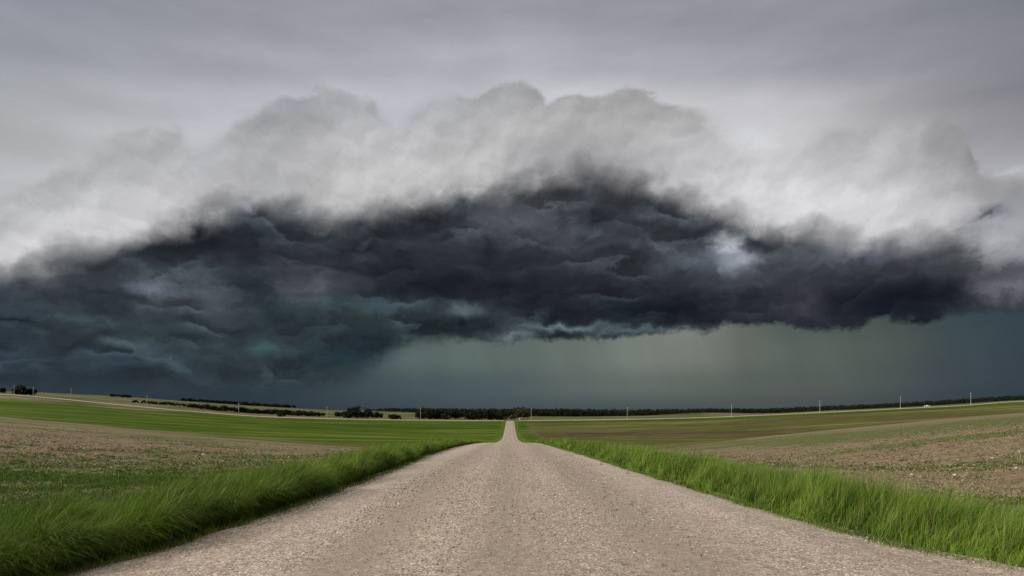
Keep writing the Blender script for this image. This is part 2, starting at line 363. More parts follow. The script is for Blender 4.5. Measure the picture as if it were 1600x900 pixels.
def ground_material():
    m, h = mat_new('field_ground')
    P = coords(h)
    mot = h.noise(P, .55, 6, .65)                      # metre-sized patches
    big = h.noise(P, .035, 4, .5)
    fine = h.noise(P, 9., 5, .7)
    clod = h.noise(P, 3.2, 5, .65)
    strk = h.noise(h.vm('MULTIPLY', P, (.010, .055, .1)), 1., 6, .66)
    # bare soil with old stubble
    soil = h.ramp(clod, [(.32, (.048, .033, .019, 1)), (.47, (.132, .098, .060, 1)), (.60, (.200, .155, .098, 1)), (.76, (.31, .25, .17, 1))], 'LINEAR')
    soil = h.mix(h.mul(h.ss(fine, .50, .66), .55), soil, (.36, .27, .18, 1))
    soil = h.mix(h.mul(h.ss(fine, .40, .30), .7), soil, (.055, .036, .022, 1))
    soil = h.mix(h.ss(big, .35, .65, 0, .30), soil, (.15, .125, .070, 1))
    dv = h.vm('SUBTRACT', P, (48.0, -30.0, 0.0)); dw = h.vm('LENGTH', h.vm('MULTIPLY', dv, (1, 1, 0)))
    row = h.m('SINE', h.add(h.mul(dw, 2.6), h.mul(h.noise(P, .25, 3, .5), 9.0)))
    row2 = h.m('SINE', h.add(h.mul(dw, 7.5), h.mul(h.noise(P, .5, 3, .5), 6.0)))
    soil = h.mix(h.mul(h.ss(h.add(h.mul(row, .6), h.mul(row2, .5)), -.2, .8), .42), soil, (.075, .054, .033, 1))
    weed = h.ramp(clod, [(.3, (.022, .042, .008, 1)), (.5, (.052, .082, .018, 1)), (.7, (.105, .135, .040, 1))], 'LINEAR')
    wm = h.ss(h.add(h.mul(mot, .7), h.mul(clod, .3)), h.sub(.80, h.mul(h.attr('weedy'), .40)), h.sub(.92, h.mul(h.attr('weedy'), .40)))
    wm = h.mul(wm, h.ss(fine, .40, .56, .25, 1))
    near = h.mix(wm, soil, weed)
    # green crop
    strf = h.noise(h.vm('MULTIPLY', P, (.035, .35, .1)), 1., 4, .6)
    crop = h.ramp(h.add(h.mul(strk, .7), h.mul(strf, .3)), [(.39, (.016, .034, .002, 1)), (.46, (.031, .056, .003, 1)), (.53, (.050, .076, .006, 1)), (.62, (.105, .110, .026, 1))], 'LINEAR')
    crop = h.mix(h.ss(mot, .35, .7, 0, .4), crop, (.042, .070, .010, 1))
    # thin crop over dark soil (right hand valley)
    bigs = h.noise(h.vm('MULTIPLY', P, (.004, .016, .1)), 1., 3, .5)
    olive = h.ramp(h.add(h.mul(strk, .6), h.mul(bigs, .4)), [(.37, (.035, .025, .013, 1)), (.44, (.072, .054, .028, 1)), (.50, (.054, .056, .013, 1)), (.56, (.080, .080, .022, 1)), (.64, (.135, .115, .060, 1))], 'LINEAR')
    pale = h.ramp(strk, [(.38, (.032, .044, .010, 1)), (.46, (.062, .066, .022, 1)), (.53, (.125, .108, .062, 1)), (.66, (.17, .145, .09, 1))], 'LINEAR')
    verge = h.ramp(fine, [(.3, (.025, .048, .010, 1)), (.7, (.09, .14, .03, 1))], 'LINEAR')
    c = near
    c = h.mix(h.attr('crop'), c, crop)
    c = h.mix(h.attr('olive'), c, olive)
    c = h.mix(h.attr('pale'), c, pale)
    c = h.mix(h.attr('verge'), c, verge)
    hgt = h.add(h.mul(clod, .6), h.mul(fine, .4))
    finish(h, c, 1.0, hgt, .9, .08, .02)
    return m

def gravel_material(name='gravel', far=False):
    m, h = mat_new(name)
    P = coords(h)
    st = h.voro(P, 46., 'F1', 'Color'); ssx = h.new('ShaderNodeSeparateXYZ'); h.l.new(st, ssx.inputs[0])
    d1 = h.voro(P, 46.)
    n1 = h.add(h.mul(h.noise(P, 24., 7, .80), .62), h.mul(h.noise(P, 7., 5, .75), .38)); n2 = h.noise(P, 1.1, 5, .6)
    trk = h.noise(h.vm('MULTIPLY', P, (.9, .035, 1)), 1., 5, .55)
    base = h.ramp(n1, [(.40, (.060, .045, .035, 1)), (.46, (.215, .165, .126, 1)), (.53, (.315, .250, .195, 1)), (.62, (.56, .47, .39, 1))], 'LINEAR')
    stone = h.ramp(ssx.outputs[0], [(0, (.07, .055, .045, 1)), (.3, (.24, .185, .145, 1)), (.65, (.38, .30, .24, 1)), (.93, (.56, .48, .41, 1)), (1, (.72, .66, .58, 1))], 'LINEAR')
    loose = h.attr('loose')
    f = h.ss(h.add(ssx.outputs[1], h.mul(loose, .55)), .80, .92)
    c = h.mix(f, base, stone)
    c = h.mix(1, c, h.ss(h.add(h.mul(trk, .6), h.mul(n2, .4)), .36, .64, .80, 1.12, 'LINEAR'), 'MULTIPLY')
    c = h.mix(h.attr('packed'), c, h.mix(.66, c, (.212, .167, .128, 1)))
    bmp = h.add(h.mul(h.ss(d1, 0, .55, 1, 0), h.mul(f, .7)), n1)
    finish(h, c, .92, bmp, .75, .016, .2)
    return m

def plant_material(name, a, b, tr=.35, dry=None, rough=.55):
    m, h = mat_new(name)
    v = h.attr('tone')
    stops = [(0, a), (.85, b)]
    if dry: stops += [(.93, b), (.97, dry)]
    c = h.ramp(v, stops, 'LINEAR')
    finish(h, c, max(rough, .7), spec=.08, trans=(h.mix(1, c, (1.25, 1.3, .7, 1), 'MULTIPLY'), tr))
    return m
def plain(name, c1, c2, scale=8., rough=.8, stretch=(1, 1, 1), metal=0, spec=.3):
    m, h = mat_new(name)
    n = h.noise(h.vm('MULTIPLY', coords(h), stretch), scale, 5, .6)
    finish(h, h.mix(h.ss(n, .3, .7), c1, c2), rough, n, .3, .01, spec)
    return m
M_ground = ground_material()
M_gravel = gravel_material()
M_grass = plant_material('roadside_grass', (.007, .028, .003, 1), (.185, .270, .036, 1), .14, (.24, .20, .09, 1))
M_weed = plant_material('field_weed_leaf', (.024, .056, .006, 1), (.095, .150, .022, 1), .22)
M_leaf = plant_material('tree_leaf', (.008, .011, .005, 1), (.022, .027, .010, 1), .08, rough=.8)
M_leaf2 = plant_material('pale_tree_leaf', (.030, .032, .012, 1), (.075, .072, .030, 1), .15, rough=.8)
M_bark = plain('bark', (.05, .04, .03, 1), (.10, .08, .06, 1))
M_pole = plain('weathered_pole_wood', (.36, .33, .28, 1), (.50, .46, .40, 1), 3, .8, (4, 4, .4))
M_ins = plain('grey_insulator', (.45, .46, .47, 1), (.6, .6, .6, 1), 20, .3)
M_stone = plain('pale_field_stone', (.42, .38, .32, 1), (.64, .60, .54, 1), 14, .85)
M_dark = plain('dark_clod', (.05, .035, .025, 1), (.11, .08, .055, 1), 30, .95)
M_white = plain('white_paint', (.70, .70, .68, 1), (.8, .8, .78, 1), 2, .4)
M_tyre = plain('tyre_rubber', (.02, .02, .02, 1), (.04, .04, .04, 1), 9, .8)
M_glass = plain('dark_glass', (.02, .025, .03, 1), (.04, .045, .05, 1), 1, .1)
M_stalk = plain('straw', (.20, .16, .09, 1), (.36, .29, .18, 1), 9, .8)

# ------------------------------------------------------------------ terrain
Arise = 1.7/8100.0
KY = np.array([150, 200, 300, 450, 600, 800, 1000, 1500, 3000, 12000.])
KP = np.array([
 [690]*17,
 [668,674,680,686,690,692,692,690.5,690,690.5,692,694,692,686,680,672,665],
 [652,658,664,670,675,679,682,684,684,683,681,678,675,670,664,657,651],
 [634,641,648,654,660,663,666,668,668,668,667,665,661,656,651,646,641],
 [616,624,634,643,650.5,654,656,657,657.5,656.5,655,652.5,648.5,644,639,634,627],
 [614.5,621,629,637,645,650,652,653,655,654,652,649,646.5,642,637.5,632,626],
 [613.5,617.5,623,631,638,643.5,646,649,652,652,650,645,646,641.5,637,631.5,625.5],
 [612,616,621,628,634.5,640,643,646,648,650,650,648,646,641.5,637,631,625],
 [630,632,635,638,641,645,648,650,652,652,652,650,649,646,643,638,634],
 [655.1]*17], dtype=float)
KP[0] = KP[1]
LX = [-400,-220,-150,-98,-70,-45,-21,-10,-7.0,-5.2,0,5.0,7.0,11,25,45,71,98,150,220,400]
LZ = [11,9.5,8.0,5.3,2.8,.85,-.75,-.62,-.22,-.03,0,-.03,-.20,-.75,-1.1,1.2,3.75,6.1,9.0,10.5,12]
def cr(p0, p1, p2, p3, t):
    return .5*((2*p1)+(-p0+p2)*t+(2*p0-5*p1+4*p2-p3)*t*t+(-p0+3*p1-3*p2+p3)*t**3)
_lx = np.linspace(-400, 400, 1601); _lz = np.interp(_lx, LX, LZ)
_k = np.exp(-np.linspace(-2, 2, 25)**2); _k /= _k.sum()
_ls = np.convolve(np.pad(_lz, 12, mode='edge'), _k, mode='valid')
def lateral(X): return np.interp(X, _lx, _ls)
def roadc(Y): return -.003*np.asarray(Y, dtype=float)
def zfun(X, Y):
    X = np.asarray(X, dtype=float); Y = np.asarray(Y, dtype=float)
    Yp = np.clip(Y, 0, None)
    P = np.where(Yp < 105, -Arise*Yp**2, -Arise*105**2 - 2*Arise*105*(Yp-105))
    near = P + lateral(X-roadc(Yp))*np.clip(1-(-Y-50)/400, .0, 1)
    near = near + .05*np.sin(X*.31+1.3)*np.sin(Y*.23) * np.clip((np.abs(X)-7)/6, 0, 1)
    Yc = np.clip(Y, KY[0], KY[-1]-1)
    u = np.clip(X/Yc, -.83, .83)
    cf = np.clip((u*F+CX)/100.0, 0, 15.999)
    ci = cf.astype(int); ct = cf-ci
    ly = np.log(Yc); lk = np.log(KY)
    ri = np.clip(np.searchsorted(lk, ly, side='right')-1, 0, len(KY)-2)
    rt = (ly-lk[ri])/(lk[ri+1]-lk[ri])
    def row(r):
        r = np.clip(r, 0, len(KY)-1)
        a = lambda c: KP[r, np.clip(c, 0, 16)]
        return cr(a(ci-1), a(ci), a(ci+1), a(ci+2), ct)
    pix = cr(row(ri-1), row(ri), row(ri+1), row(ri+2), rt)
    far = EYE - Yc*(pix-HY)/F
    t = np.clip((Y-110)/(195-110), 0, 1); t = t*t*(3-2*t)
    return near*(1-t)+far*t
def z1(x, y): return float(zfun(np.array([x]), np.array([y]))[0])
def at(px, Y): x = (px-CX)/F*Y; return x, Y, z1(x, Y)

_ey = [0, 7, 9, 12, 21, 35, 48, 60, 90, 200, 400, 600]
_er = [6.6, 6.5, 5.7, 5.25, 4.6, 4.1, 3.7, 3.5, 3.5, 3.4, 3.4, 3.5]
_el = [5.4, 5.25, 4.9, 4.6, 4.35, 4.7, 4.7, 4.6, 4.1, 3.9, 3.6, 3.5]
def edge_l(Y): return roadc(Y)-np.interp(Y, _ey, _el)
def edge_r(Y): return roadc(Y)+np.interp(Y, _ey, _er)
CROSS = 600.0

def hash_noise(x, seed=0):
    x = np.asarray(x, dtype=float); i = np.floor(x).astype(int); f = x-i; f = f*f*(3-2*f)
    tab = np.random.default_rng(seed).random(4096)
    return tab[i % 4096]*(1-f)+tab[(i+1) % 4096]*f
def noise2(x, y, seed=0):
    x = np.asarray(x, dtype=float); y = np.asarray(y, dtype=float)
    xi = np.floor(x).astype(int); yi = np.floor(y).astype(int); fx = x-xi; fy = y-yi
    fx = fx*fx*(3-2*fx); fy = fy*fy*(3-2*fy)
    tab = np.random.default_rng(seed).random((256, 256))
    A_ = lambda a, b: tab[a % 256, b % 256]
    return (A_(xi, yi)*(1-fx)+A_(xi+1, yi)*fx)*(1-fy)+(A_(xi, yi+1)*(1-fx)+A_(xi+1, yi+1)*fx)*fy
def sst(x, a, b): t = np.clip((x-a)/(b-a), 0, 1); return t*t*(3-2*t)

def build_ground():
    a1 = np.arange(-50, 50.01, .17); a2 = np.arange(53, 310-2.9, 3.0)
    ang = np.radians(np.concatenate([a1, a2]))
    rad = np.concatenate([[0.05], np.geomspace(.6, 14000, 600)])
    Rr, An = np.meshgrid(rad, ang, indexing='ij')
    X = Rr*np.sin(An); Y = Rr*np.cos(An)
    Z = zfun(X, Y)
    # sink the ground a little under both roads so that the road sheets stay clear of it
    Yc = np.clip(Y, 0, 600)
    el_, er_ = edge_l(Yc), edge_r(Yc)
    ins = sst(X, el_-.05, el_+.5)*sst(-X, -er_-.05, -er_+.5)*(Y < 604)
    Z = Z-ins*.10*np.clip(Y/40, 1, 5)
    fine = (noise2(X*2.2, Y*2.2, 3)-.5)*.05+(noise2(X*.7, Y*.7, 4)-.5)*.10
    Z = Z+fine*(1-ins)*(Rr < 90)
    ff, cc = grid_faces(len(rad), len(ang), wrap=True)
    me = np_mesh('ground', np.stack([X, Y, Z], -1).reshape(-1, 3), ff, cc, smooth=True)
    # field masks
    u = X/np.clip(Y, 1, None); px = u*F+CX
    n = noise2(X*.02, Y*.02, 8); n2 = noise2(X*.11+9, Y*.11, 9)
    front = Y > 1
    left = X < 0
    ridge = 98+14*np.clip(np.abs(u)/.8, 0, 1)
    valley = sst(Y, ridge+4, ridge+12)*front
    beyond = sst(Y, CROSS+3, CROSS+5)
    crop = valley*(1-beyond)*left
    tan_strip = sst(Y, 520+n*10, 528+n*10)*sst(-Y, -(572+n*10), -(566+n*10))*sst(-X, 285, 330)*left
    gshoulder = (~left)*valley*(1-beyond)*np.maximum(sst(Y, 470+n*60, 540), sst(-X, -(14+n*8), -(8+n*6)))
    gshoulder = np.maximum(gshoulder, (~left)*valley*(1-beyond)*sst(n2, .62, .8)*.5)
    olive = valley*(1-beyond)*(~left)
    # green crop band on the near slope of the right field, between the two brown areas
    band = (~left)*front*sst(Y, 52+n*10, 64+n*10)*sst(-Y, -(90+n*8), -(80+n*8))*sst(X, 22, 40)
    ridge_tan = sst(Y, 84+n*8, 92+n*8)*(1-valley)*front
    pale = np.clip(beyond*(.35+.9*sst(n, .25, .6)), 0, 1)*(1-sst(Y, 1700, 2500)*.5)
    pale = np.maximum.reduce([pale, tan_strip*.9, ridge_tan*.45])
    crop = np.clip(np.maximum.reduce([crop*(1-tan_strip), gshoulder, beyond]), 0, 1)
    dl = el_-X; dr = X-er_
    edge_n = (hash_noise(Y*.35, 5)-.5)*.8
    wv = 2.6+edge_n
    ver = np.maximum(sst(dl, -.25, .05)*sst(-dl, -wv-.6, -wv+.2), sst(dr, -.25, .05)*sst(-dr, -wv-.6, -wv+.2))*(Y < 603)
    bn = np.abs(Y-CROSS)
    ver = np.maximum(ver, sst(-bn, -9, -7)*.7*(Y < 610)*(np.abs(X) < 900))
    # weeds: dense near the bottom left, in bands, and along the foot of both verges
    wd = .06+.42*sst(noise2(X*.05, Y*.16, 14), .50, .8)
    wd = wd+.22*(left&(Y < 40)&front)+np.where(left, .60*sst(-Y, -19, -11)+.55*sst(noise2(X*.13, Y*.3, 15)*.6+noise2(X*.6, Y*.8, 18)*.4, .42, .66)*sst(-Y, -34, -22), 0)
    wd = wd+.75*np.maximum(sst(-dl, -6.5, -3), sst(-dr, -5.5, -3))*((dl > 0)|(dr > 0))
    wd = wd-.25*sst(Y, 32, 45)*left-np.where(left, 0, .10)
    wd = wd-.15*((~left)&(Y > 22)&(Y < 52))+band*.42
    for nm, v in (('crop', crop), ('olive', olive), ('pale', pale), ('verge', ver), ('weedy', np.clip(wd, 0, 1.25))):
        fattr(me, nm, v)
    me.attributes['olive'].data.foreach_set('value', (olive*(1-np.clip(gshoulder, 0, 1))*1.0).astype(np.float32).ravel())
    o = link_obj('ground', me, M_ground); tag(o, 'rolling brown and green farm fields under the storm', kind='structure')
build_ground()

def build_road():
    ys = np.concatenate([np.arange(-8, 2, .5), np.geomspace(2, CROSS-4.5, 420)])
    nc = 57; t = np.linspace(0, 1, nc)
    yy = np.clip(ys, 0, None)
    wob = lambda s: ((hash_noise(ys*1.7, s)-.5)*.22+(hash_noise(ys*.35, s+1)-.5)*.30)*np.clip(1-ys/120, .15, 1)
    L = edge_l(yy)+wob(21)-.12; Rg = edge_r(yy)+wob(31)+.12
    # flare into the junction
    fl = sst(ys, CROSS-16, CROSS-4)*7
    L = L-fl; Rg = Rg+fl
    X = L[:, None]+(Rg-L)[:, None]*t[None]
    Y = np.repeat(ys[:, None], nc, 1)
    s = np.abs(t*2-1)[None]
    crown = .05*(1-s**2)-.06*sst(s, .93, 1.0)
    lanes = -.018*(np.exp(-((X-roadc(Y)+1.9)/.38)**2)+np.exp(-((X-roadc(Y)-.05)/.38)**2)+np.exp(-((X-roadc(Y)-2.1)/.45)**2))
    wind = .025*np.exp(-((X-roadc(Y)+3.4)/.5)**2)+.02*np.exp(-((X-roadc(Y)-3.9)/.6)**2)
    Z = zfun(X, Y)+crown+(lanes+wind)*(Y < 150)+.012
    # stay on the smooth road surface, not on the verge slope
    zc = zfun(roadc(ys), ys)[:, None]
    Z = np.maximum(Z, zc-.10)+.012
    ff, cc = grid_faces(len(ys), nc)
    ff = ff.reshape(-1, 4)[:, ::-1].ravel() if False else ff
    me = np_mesh('road', np.stack([X, Y, Z], -1).reshape(-1, 3), ff, cc, smooth=True)
    xr_ = X-roadc(Y)
    packed = np.exp(-((xr_+1.9)/.5)**2)+np.exp(-((xr_)/.55)**2)*.7+np.exp(-((xr_-2.1)/.6)**2)
    loose = np.exp(-((xr_+3.3)/.7)**2)+.85*np.exp(-((xr_-3.9)/.8)**2)+.55*np.exp(-((xr_-1.05)/.35)**2)+.5*np.exp(-((xr_+.95)/.35)**2)
    loose = loose*(.35+1.0*noise2(X*.8, Y*.25, 41))
    fattr(me, 'packed', np.clip(packed, 0, 1)); fattr(me, 'loose', np.clip(loose, 0, 1.2))
    tag(link_obj('road', me, M_gravel), 'straight tan gravel road running to the horizon', kind='structure')
    # crossroad on its low bank
    xs = np.linspace(-900, 900, 700)
    prof = [(-6.5, -.4), (-4.6, .22), (-2.5, .38), (0, .42), (2.5, .38), (4.6, .22), (6.5, -.4)]
    X2 = np.repeat(xs[:, None], len(prof), 1)
    Y2 = CROSS+np.array([p[0] for p in prof])[None]+np.zeros_like(X2)
    zc = zfun(xs, np.full_like(xs, CROSS))[:, None]
    dip = np.exp(-(xs/9)**2)[:, None]*.45
    Z2 = zc+np.array([p[1] for p in prof])[None]-dip
    ff, cc = grid_faces(len(xs), len(prof))
    me = np_mesh('crossroad', np.stack([X2, Y2, Z2], -1).reshape(-1, 3), ff, cc, smooth=True)
    fattr(me, 'packed', np.zeros(X2.size)); fattr(me, 'loose', np.ones(X2.size)*.4)
    o = link_obj('crossroad', me, M_gravel); tag(o, 'pale gravel crossroad on a low bank beyond the valley', kind='structure')
build_road()

# ------------------------------------------------------------------ gravel stones, one mesh
def blob_cloud(name, P, sz, mat, flat=.6, seed=1):
    """many small irregular stones (deformed octahedra) in one mesh"""
    r = np.random.default_rng(seed); n = len(P)
    base = np.array([[1, 0, 0], [0, 1, 0], [-1, 0, 0], [0, -1, 0], [0, 0, 1], [0, 0, -1]], dtype=float)
    fc = np.array([[0, 1, 4], [1, 2, 4], [2, 3, 4], [3, 0, 4], [1, 0, 5], [2, 1, 5], [3, 2, 5], [0, 3, 5]])
    V = base[None]*(.65+.7*r.random((n, 6, 1)))+r.normal(0, .16, (n, 6, 3))
    V[:, :, 2] *= flat
    a = r.random(n)*6.283; c, s_ = np.cos(a)[:, None], np.sin(a)[:, None]
    V = np.stack([V[..., 0]*c-V[..., 1]*s_, V[..., 0]*s_+V[..., 1]*c, V[..., 2]], -1)*sz[:, None, None]
    V = V+P[:, None, :]
    Fc = (fc[None]+np.arange(n)[:, None, None]*6).reshape(-1)
    me = np_mesh(name, V.reshape(-1, 3), Fc, np.full(n*8, 3))
    fattr(me, 'tone', np.repeat(r.random(n), 6))
    return link_obj(name, me, mat)
def stone_material():
    m, h = mat_new('gravel_stone')
    c = h.ramp(h.attr('tone'), [(0, (.045, .036, .030, 1)), (.25, (.16, .125, .10, 1)), (.55, (.33, .262, .205, 1)), (.85, (.50, .42, .35, 1)), (1, (.74, .68, .60, 1))], 'LINEAR')
    finish(h, c, .85, spec=.2); return m
M_pebble = stone_material()
def scatter_gravel():
    n = 230000
    Y = 2.5*np.exp(RNG.random(n)*math.log(34/2.5))
    # area-correct thinning toward the camera
    keep = RNG.random(n) < np.clip(Y/9, .25, 1)
    Y = Y[keep]
    X = edge_l(Y)-.12+RNG.random(len(Y))*(edge_r(Y)-edge_l(Y)+.24)
    xr_ = X-roadc(Y)
    d = .13+.95*np.exp(-((xr_+3.4)/.9)**2)+.75*np.exp(-((xr_-4.0)/.9)**2)+.3*np.exp(-((xr_-1.05)/.35)**2)+.25*np.exp(-((xr_+.95)/.35)**2)
    d *= .4+1.2*noise2(X*.9, Y*.3, 44)
    k = RNG.random(len(Y)) < d; X, Y = X[k], Y[k]
    sz = (.0050+.0095*RNG.random(len(Y))**2.2)*np.clip(Y/8, .85, 1.45)
    s = np.clip(np.abs((X-roadc(Y))/5.0), 0, 1)
    zc = zfun(roadc(Y), Y)
    Z = np.maximum(zfun(X, Y)+.05*(1-s**2), zc-.10)+.026
    o = blob_cloud('gravel', np.stack([X, Y, Z], -1), sz, M_pebble, .65, 5)
    tag(o, 'loose pale and dark stones strewn over the gravel road', 'gravel', kind='stuff')
scatter_gravel()

# ------------------------------------------------------------------ blades
def blades(name, X, Y, Z, h, w, lean, az, mat, segs=3, seed=0, yaw=None, droop=1.0, dry=0.0):
    r = np.random.default_rng(seed); n = len(X)
    tt = np.linspace(0, 1, segs+1)
    yaw = az+math.pi/2+r.normal(0, .55, n) if yaw is None else yaw
    wx, wy = np.cos(yaw), np.sin(yaw)
    lx, ly = np.cos(az), np.sin(az)
    V = np.zeros((n, 2*segs+1, 3), dtype=np.float32)
    for k, t in enumerate(tt):
        if k == 0: up = np.zeros(n); out = np.zeros(n)
        else:
            tm = (t+tt[k-1])/2; ang = np.clip(lean*(.28+2.1*tm**2.0), -.2, 2.0)
            up = up+h/segs*np.cos(ang); out = out+h/segs*np.sin(ang)
        hw = w*.5*(1-t**1.6)*(.75+.5*t if t < .4 else 1)
        if k < segs:
            for sgn, q_ in ((-1, 0), (1, 1)):
                V[:, 2*k+q_, 0] = X+lx*out+sgn*wx*hw; V[:, 2*k+q_, 1] = Y+ly*out+sgn*wy*hw; V[:, 2*k+q_, 2] = Z+up
        else:
            V[:, 2*k, 0] = X+lx*out; V[:, 2*k, 1] = Y+ly*out; V[:, 2*k, 2] = Z+up
    nv = 2*segs+1
    fl = []; cnt = []
    for k in range(segs-1): fl += [2*k, 2*k+1, 2*k+3, 2*k+2]; cnt.append(4)
    k = segs-1; fl += [2*k, 2*k+1, 2*k+2]; cnt.append(3)
    Fc = (np.array(fl)[None]+np.arange(n)[:, None]*nv).reshape(-1)
    tone = np.clip(r.random(n)*.42+.30*noise2(X*1.1, Y*.8, seed+3)+.34*noise2(X*5, Y*5, seed+4)-.12, 0, .88)
    tone = np.where(r.random(n) < dry, .98, tone)
    return V.reshape(-1, 3), Fc, np.tile(cnt, n), np.repeat(tone, nv)
def join_blades(name, parts, mat):
    Vs, Fs, Cs, Ts = [], [], [], []; off = 0
    for V, Fc, c, t in parts:
        Vs.append(V); Fs.append(Fc+off); Cs.append(c); Ts.append(t); off += len(V)
    me = np_mesh(name, np.concatenate(Vs), np.concatenate(Fs), np.concatenate(Cs), smooth=True)
    fattr(me, 'tone', np.concatenate(Ts))
    return link_obj(name, me, mat)

def verge(side):
    parts = []
    for (y0, y1, dens, w, segs) in ((2.5, 9, 2100, .0085, 5), (9, 18, 1350, .0115, 4), (18, 40, 520, .020, 3), (40, 75, 240, .034, 3), (75, 130, 110, .045, 2), (130, 300, 24, .09, 2), (300, 590, 7, .16, 2)):
        W0 = 3.5
        n = int((y1-y0)*W0*dens*(1.0 if y0 < 100 else .8)*(1.75 if side < 0 else 1.1))
        Y = y0+(y1-y0)*RNG.random(n)
        d = RNG.random(n)*W0
        wv = 2.75+(hash_noise(Y*.35, 5)-.5)*.8+(hash_noise(Y*1.9, 6+side)-.5)*.5
        e0 = (hash_noise(Y*1.4, 60+side)-.5)*.45+(hash_noise(Y*5, 70+side)-.5)*.22
        k = (d > e0+.05) & (d < wv+RNG.normal(0, .25, n)); Y, d, wv, e0 = Y[k], d[k], wv[k], e0[k]
        n = len(Y)
        X = (edge_l(Y)-d) if side < 0 else (edge_r(Y)+d)
        tuft = .62+.42*noise2(X*1.6, Y*1.6, 80+side)+.34*noise2(X*4.5, Y*4.5, 84+side)
        ramp = (.66+.34*sst(d-e0, .0, .25)) if side < 0 else (.34+.66*sst(d-e0, .05, .60))
        tail = 1-.45*sst(d, wv-.9, wv+.2)
        hgt = (.90 if side < 0 else .90)*tuft*ramp*tail*(.62+.5*RNG.random(n))*np.clip(1.04-.30*sst(Y, 14, 90), .5, 1.1)
        hgt = hgt*np.where(Y > 130, .8, 1)
        gust = noise2(X*.5, Y*.28, 90)
        lean = .22+.55*gust+.28*noise2(X*3, Y*3, 93)+RNG.normal(0, .26, n)+(.25*sst(-(d-e0), -.6, 0) if side < 0 else 0)
        az = RNG.normal(.10, .75, n)
        Z = zfun(X, Y)-.02
        parts.append(blades('g', X, Y, Z, hgt, w*(.7+.6*RNG.random(n)), lean, az, None, segs, 100+side*7+int(y0), dry=.035))
    # sparse low fringe creeping onto the gravel
    n = 26000 if side > 0 else 11000; Y = 2.5*np.exp(RNG.random(n)*math.log(45/2.5)); d = -.05-np.abs(RNG.normal(0, .16, n))+.25*(hash_noise(Y*2.1, 66+side)-.3)
    X = (edge_l(Y)-d) if side < 0 else (edge_r(Y)+d)
    parts.append(blades('f', X, Y, zfun(X, Y)+.0, .05+.13*RNG.random(n), .009*np.clip(Y/9, .8, 3), .3+.9*RNG.random(n), RNG.random(n)*6.28, None, 2, 300+side, dry=.10))
    # taller seed stalks
    n = 260; Y = 3*np.exp(RNG.random(n)*math.log(50/3)); d = .4+RNG.random(n)*1.9
    X = (edge_l(Y)-d) if side < 0 else (edge_r(Y)+d)
    parts.append(blades('s', X, Y, zfun(X, Y), .80+.30*RNG.random(n), .008*np.clip(Y/7, 1, 3), .3+.35*RNG.random(n), RNG.normal(.1, .3, n), None, 3, 400+side, dry=.18))
    o = join_blades('roadside_grass', parts, M_grass)
    tag(o, 'tall wind-blown green grass along the left edge of the gravel road' if side < 0 else 'tall bright green grass along the right edge of the gravel road', 'grass', kind='stuff')
verge(-1); verge(1)

# ------------------------------------------------------------------ weeds and stubble in the fields
def field_cover():
    parts = []; stub = []
    for side in (-1, 1):
        n = 230000
        Y = 7*np.exp(RNG.random(n)*math.log(95/7))
        uu = (.0+RNG.random(n)*.9)*side
        X = uu*Y
        dl = edge_l(Y)-X if side < 0 else X-edge_r(Y)
        dens = .02+.30*sst(noise2(X*.05, Y*.16, 14)*.6+noise2(X*.8, Y*.8, 16)*.4, .48, .70)
        if side < 0: dens = dens+.16*(Y < 40)+.8*sst(-Y, -20, -12)+.80*sst(noise2(X*.13, Y*.3, 15)*.5+noise2(X*.6, Y*.8, 18)*.5, .45, .64)*sst(-Y, -36, -24)
        dens = dens+.9*sst(-dl, -6.5-2*noise2(X*.3, Y*.3, 19), -2.8)
        dens = dens*np.clip(1.1-Y/60, .04, 1)*(.7 if side > 0 else 1)
        k = (dl > 2.0) & (RNG.random(n) < dens); X_, Y_ = X[k], Y[k]; m = len(X_)
        sc = np.clip(Y_/14, .8, 3.2)
        # every plant: five short splayed leaves
        rep = 5
        Xr = np.repeat(X_, rep)+RNG.normal(0, .02, m*rep)*np.repeat(sc, rep); Yr = np.repeat(Y_, rep)+RNG.normal(0, .02, m*rep)
        hh = np.repeat(.08+.17*RNG.random(m)**2, rep)*(.7+.6*RNG.random(m*rep))
        parts.append(blades('w', Xr, Yr, zfun(Xr, Yr)-.01, hh, .022*np.repeat(sc, rep)**.8, .5+.9*RNG.random(m*rep), RNG.random(m*rep)*6.28, None, 2, 500+side))
        n = 60000
        Y = 8*np.exp(RNG.random(n)*math.log(70/8)); X = (RNG.random(n)*.9)*side*Y
        dl = edge_l(Y)-X if side < 0 else X-edge_r(Y); k = dl > 2.6; X, Y = X[k], Y[k]; n = len(X)
        stub.append(blades('b', X, Y, zfun(X, Y), .04+.10*RNG.random(n), .008*np.clip(Y/10, 1, 3.5), .2+1.2*RNG.random(n), RNG.random(n)*6.28, None, 2, 600+side))
    o = join_blades('field_weeds', parts, M_weed); tag(o, 'low green weeds growing in patches over the brown fields', 'weeds', kind='stuff')
    o = join_blades('crop_stubble', stub, M_stalk); tag(o, 'short straw-coloured stubble scattered over the bare soil', 'stubble', kind='stuff')
    # clods
    P = []; 
    for side in (-1, 1):
        n = 42000; Y = 8*np.exp(RNG.random(n)*math.log(75/8)); X = (RNG.random(n)*.9)*side*Y
        dl = edge_l(Y)-X if side < 0 else X-edge_r(Y); k = dl > 2.9
        P.append(np.stack([X[k], Y[k], zfun(X[k], Y[k])+.005], -1))
    P = np.concatenate(P); sz = (.012+.03*RNG.random(len(P))**2)*np.clip(P[:, 1]/16, .8, 2.4)
    o = blob_cloud('soil_clods', P, sz, M_soil, .6, 9); tag(o, 'small brown soil clods covering the bare fields', 'soil', kind='stuff')
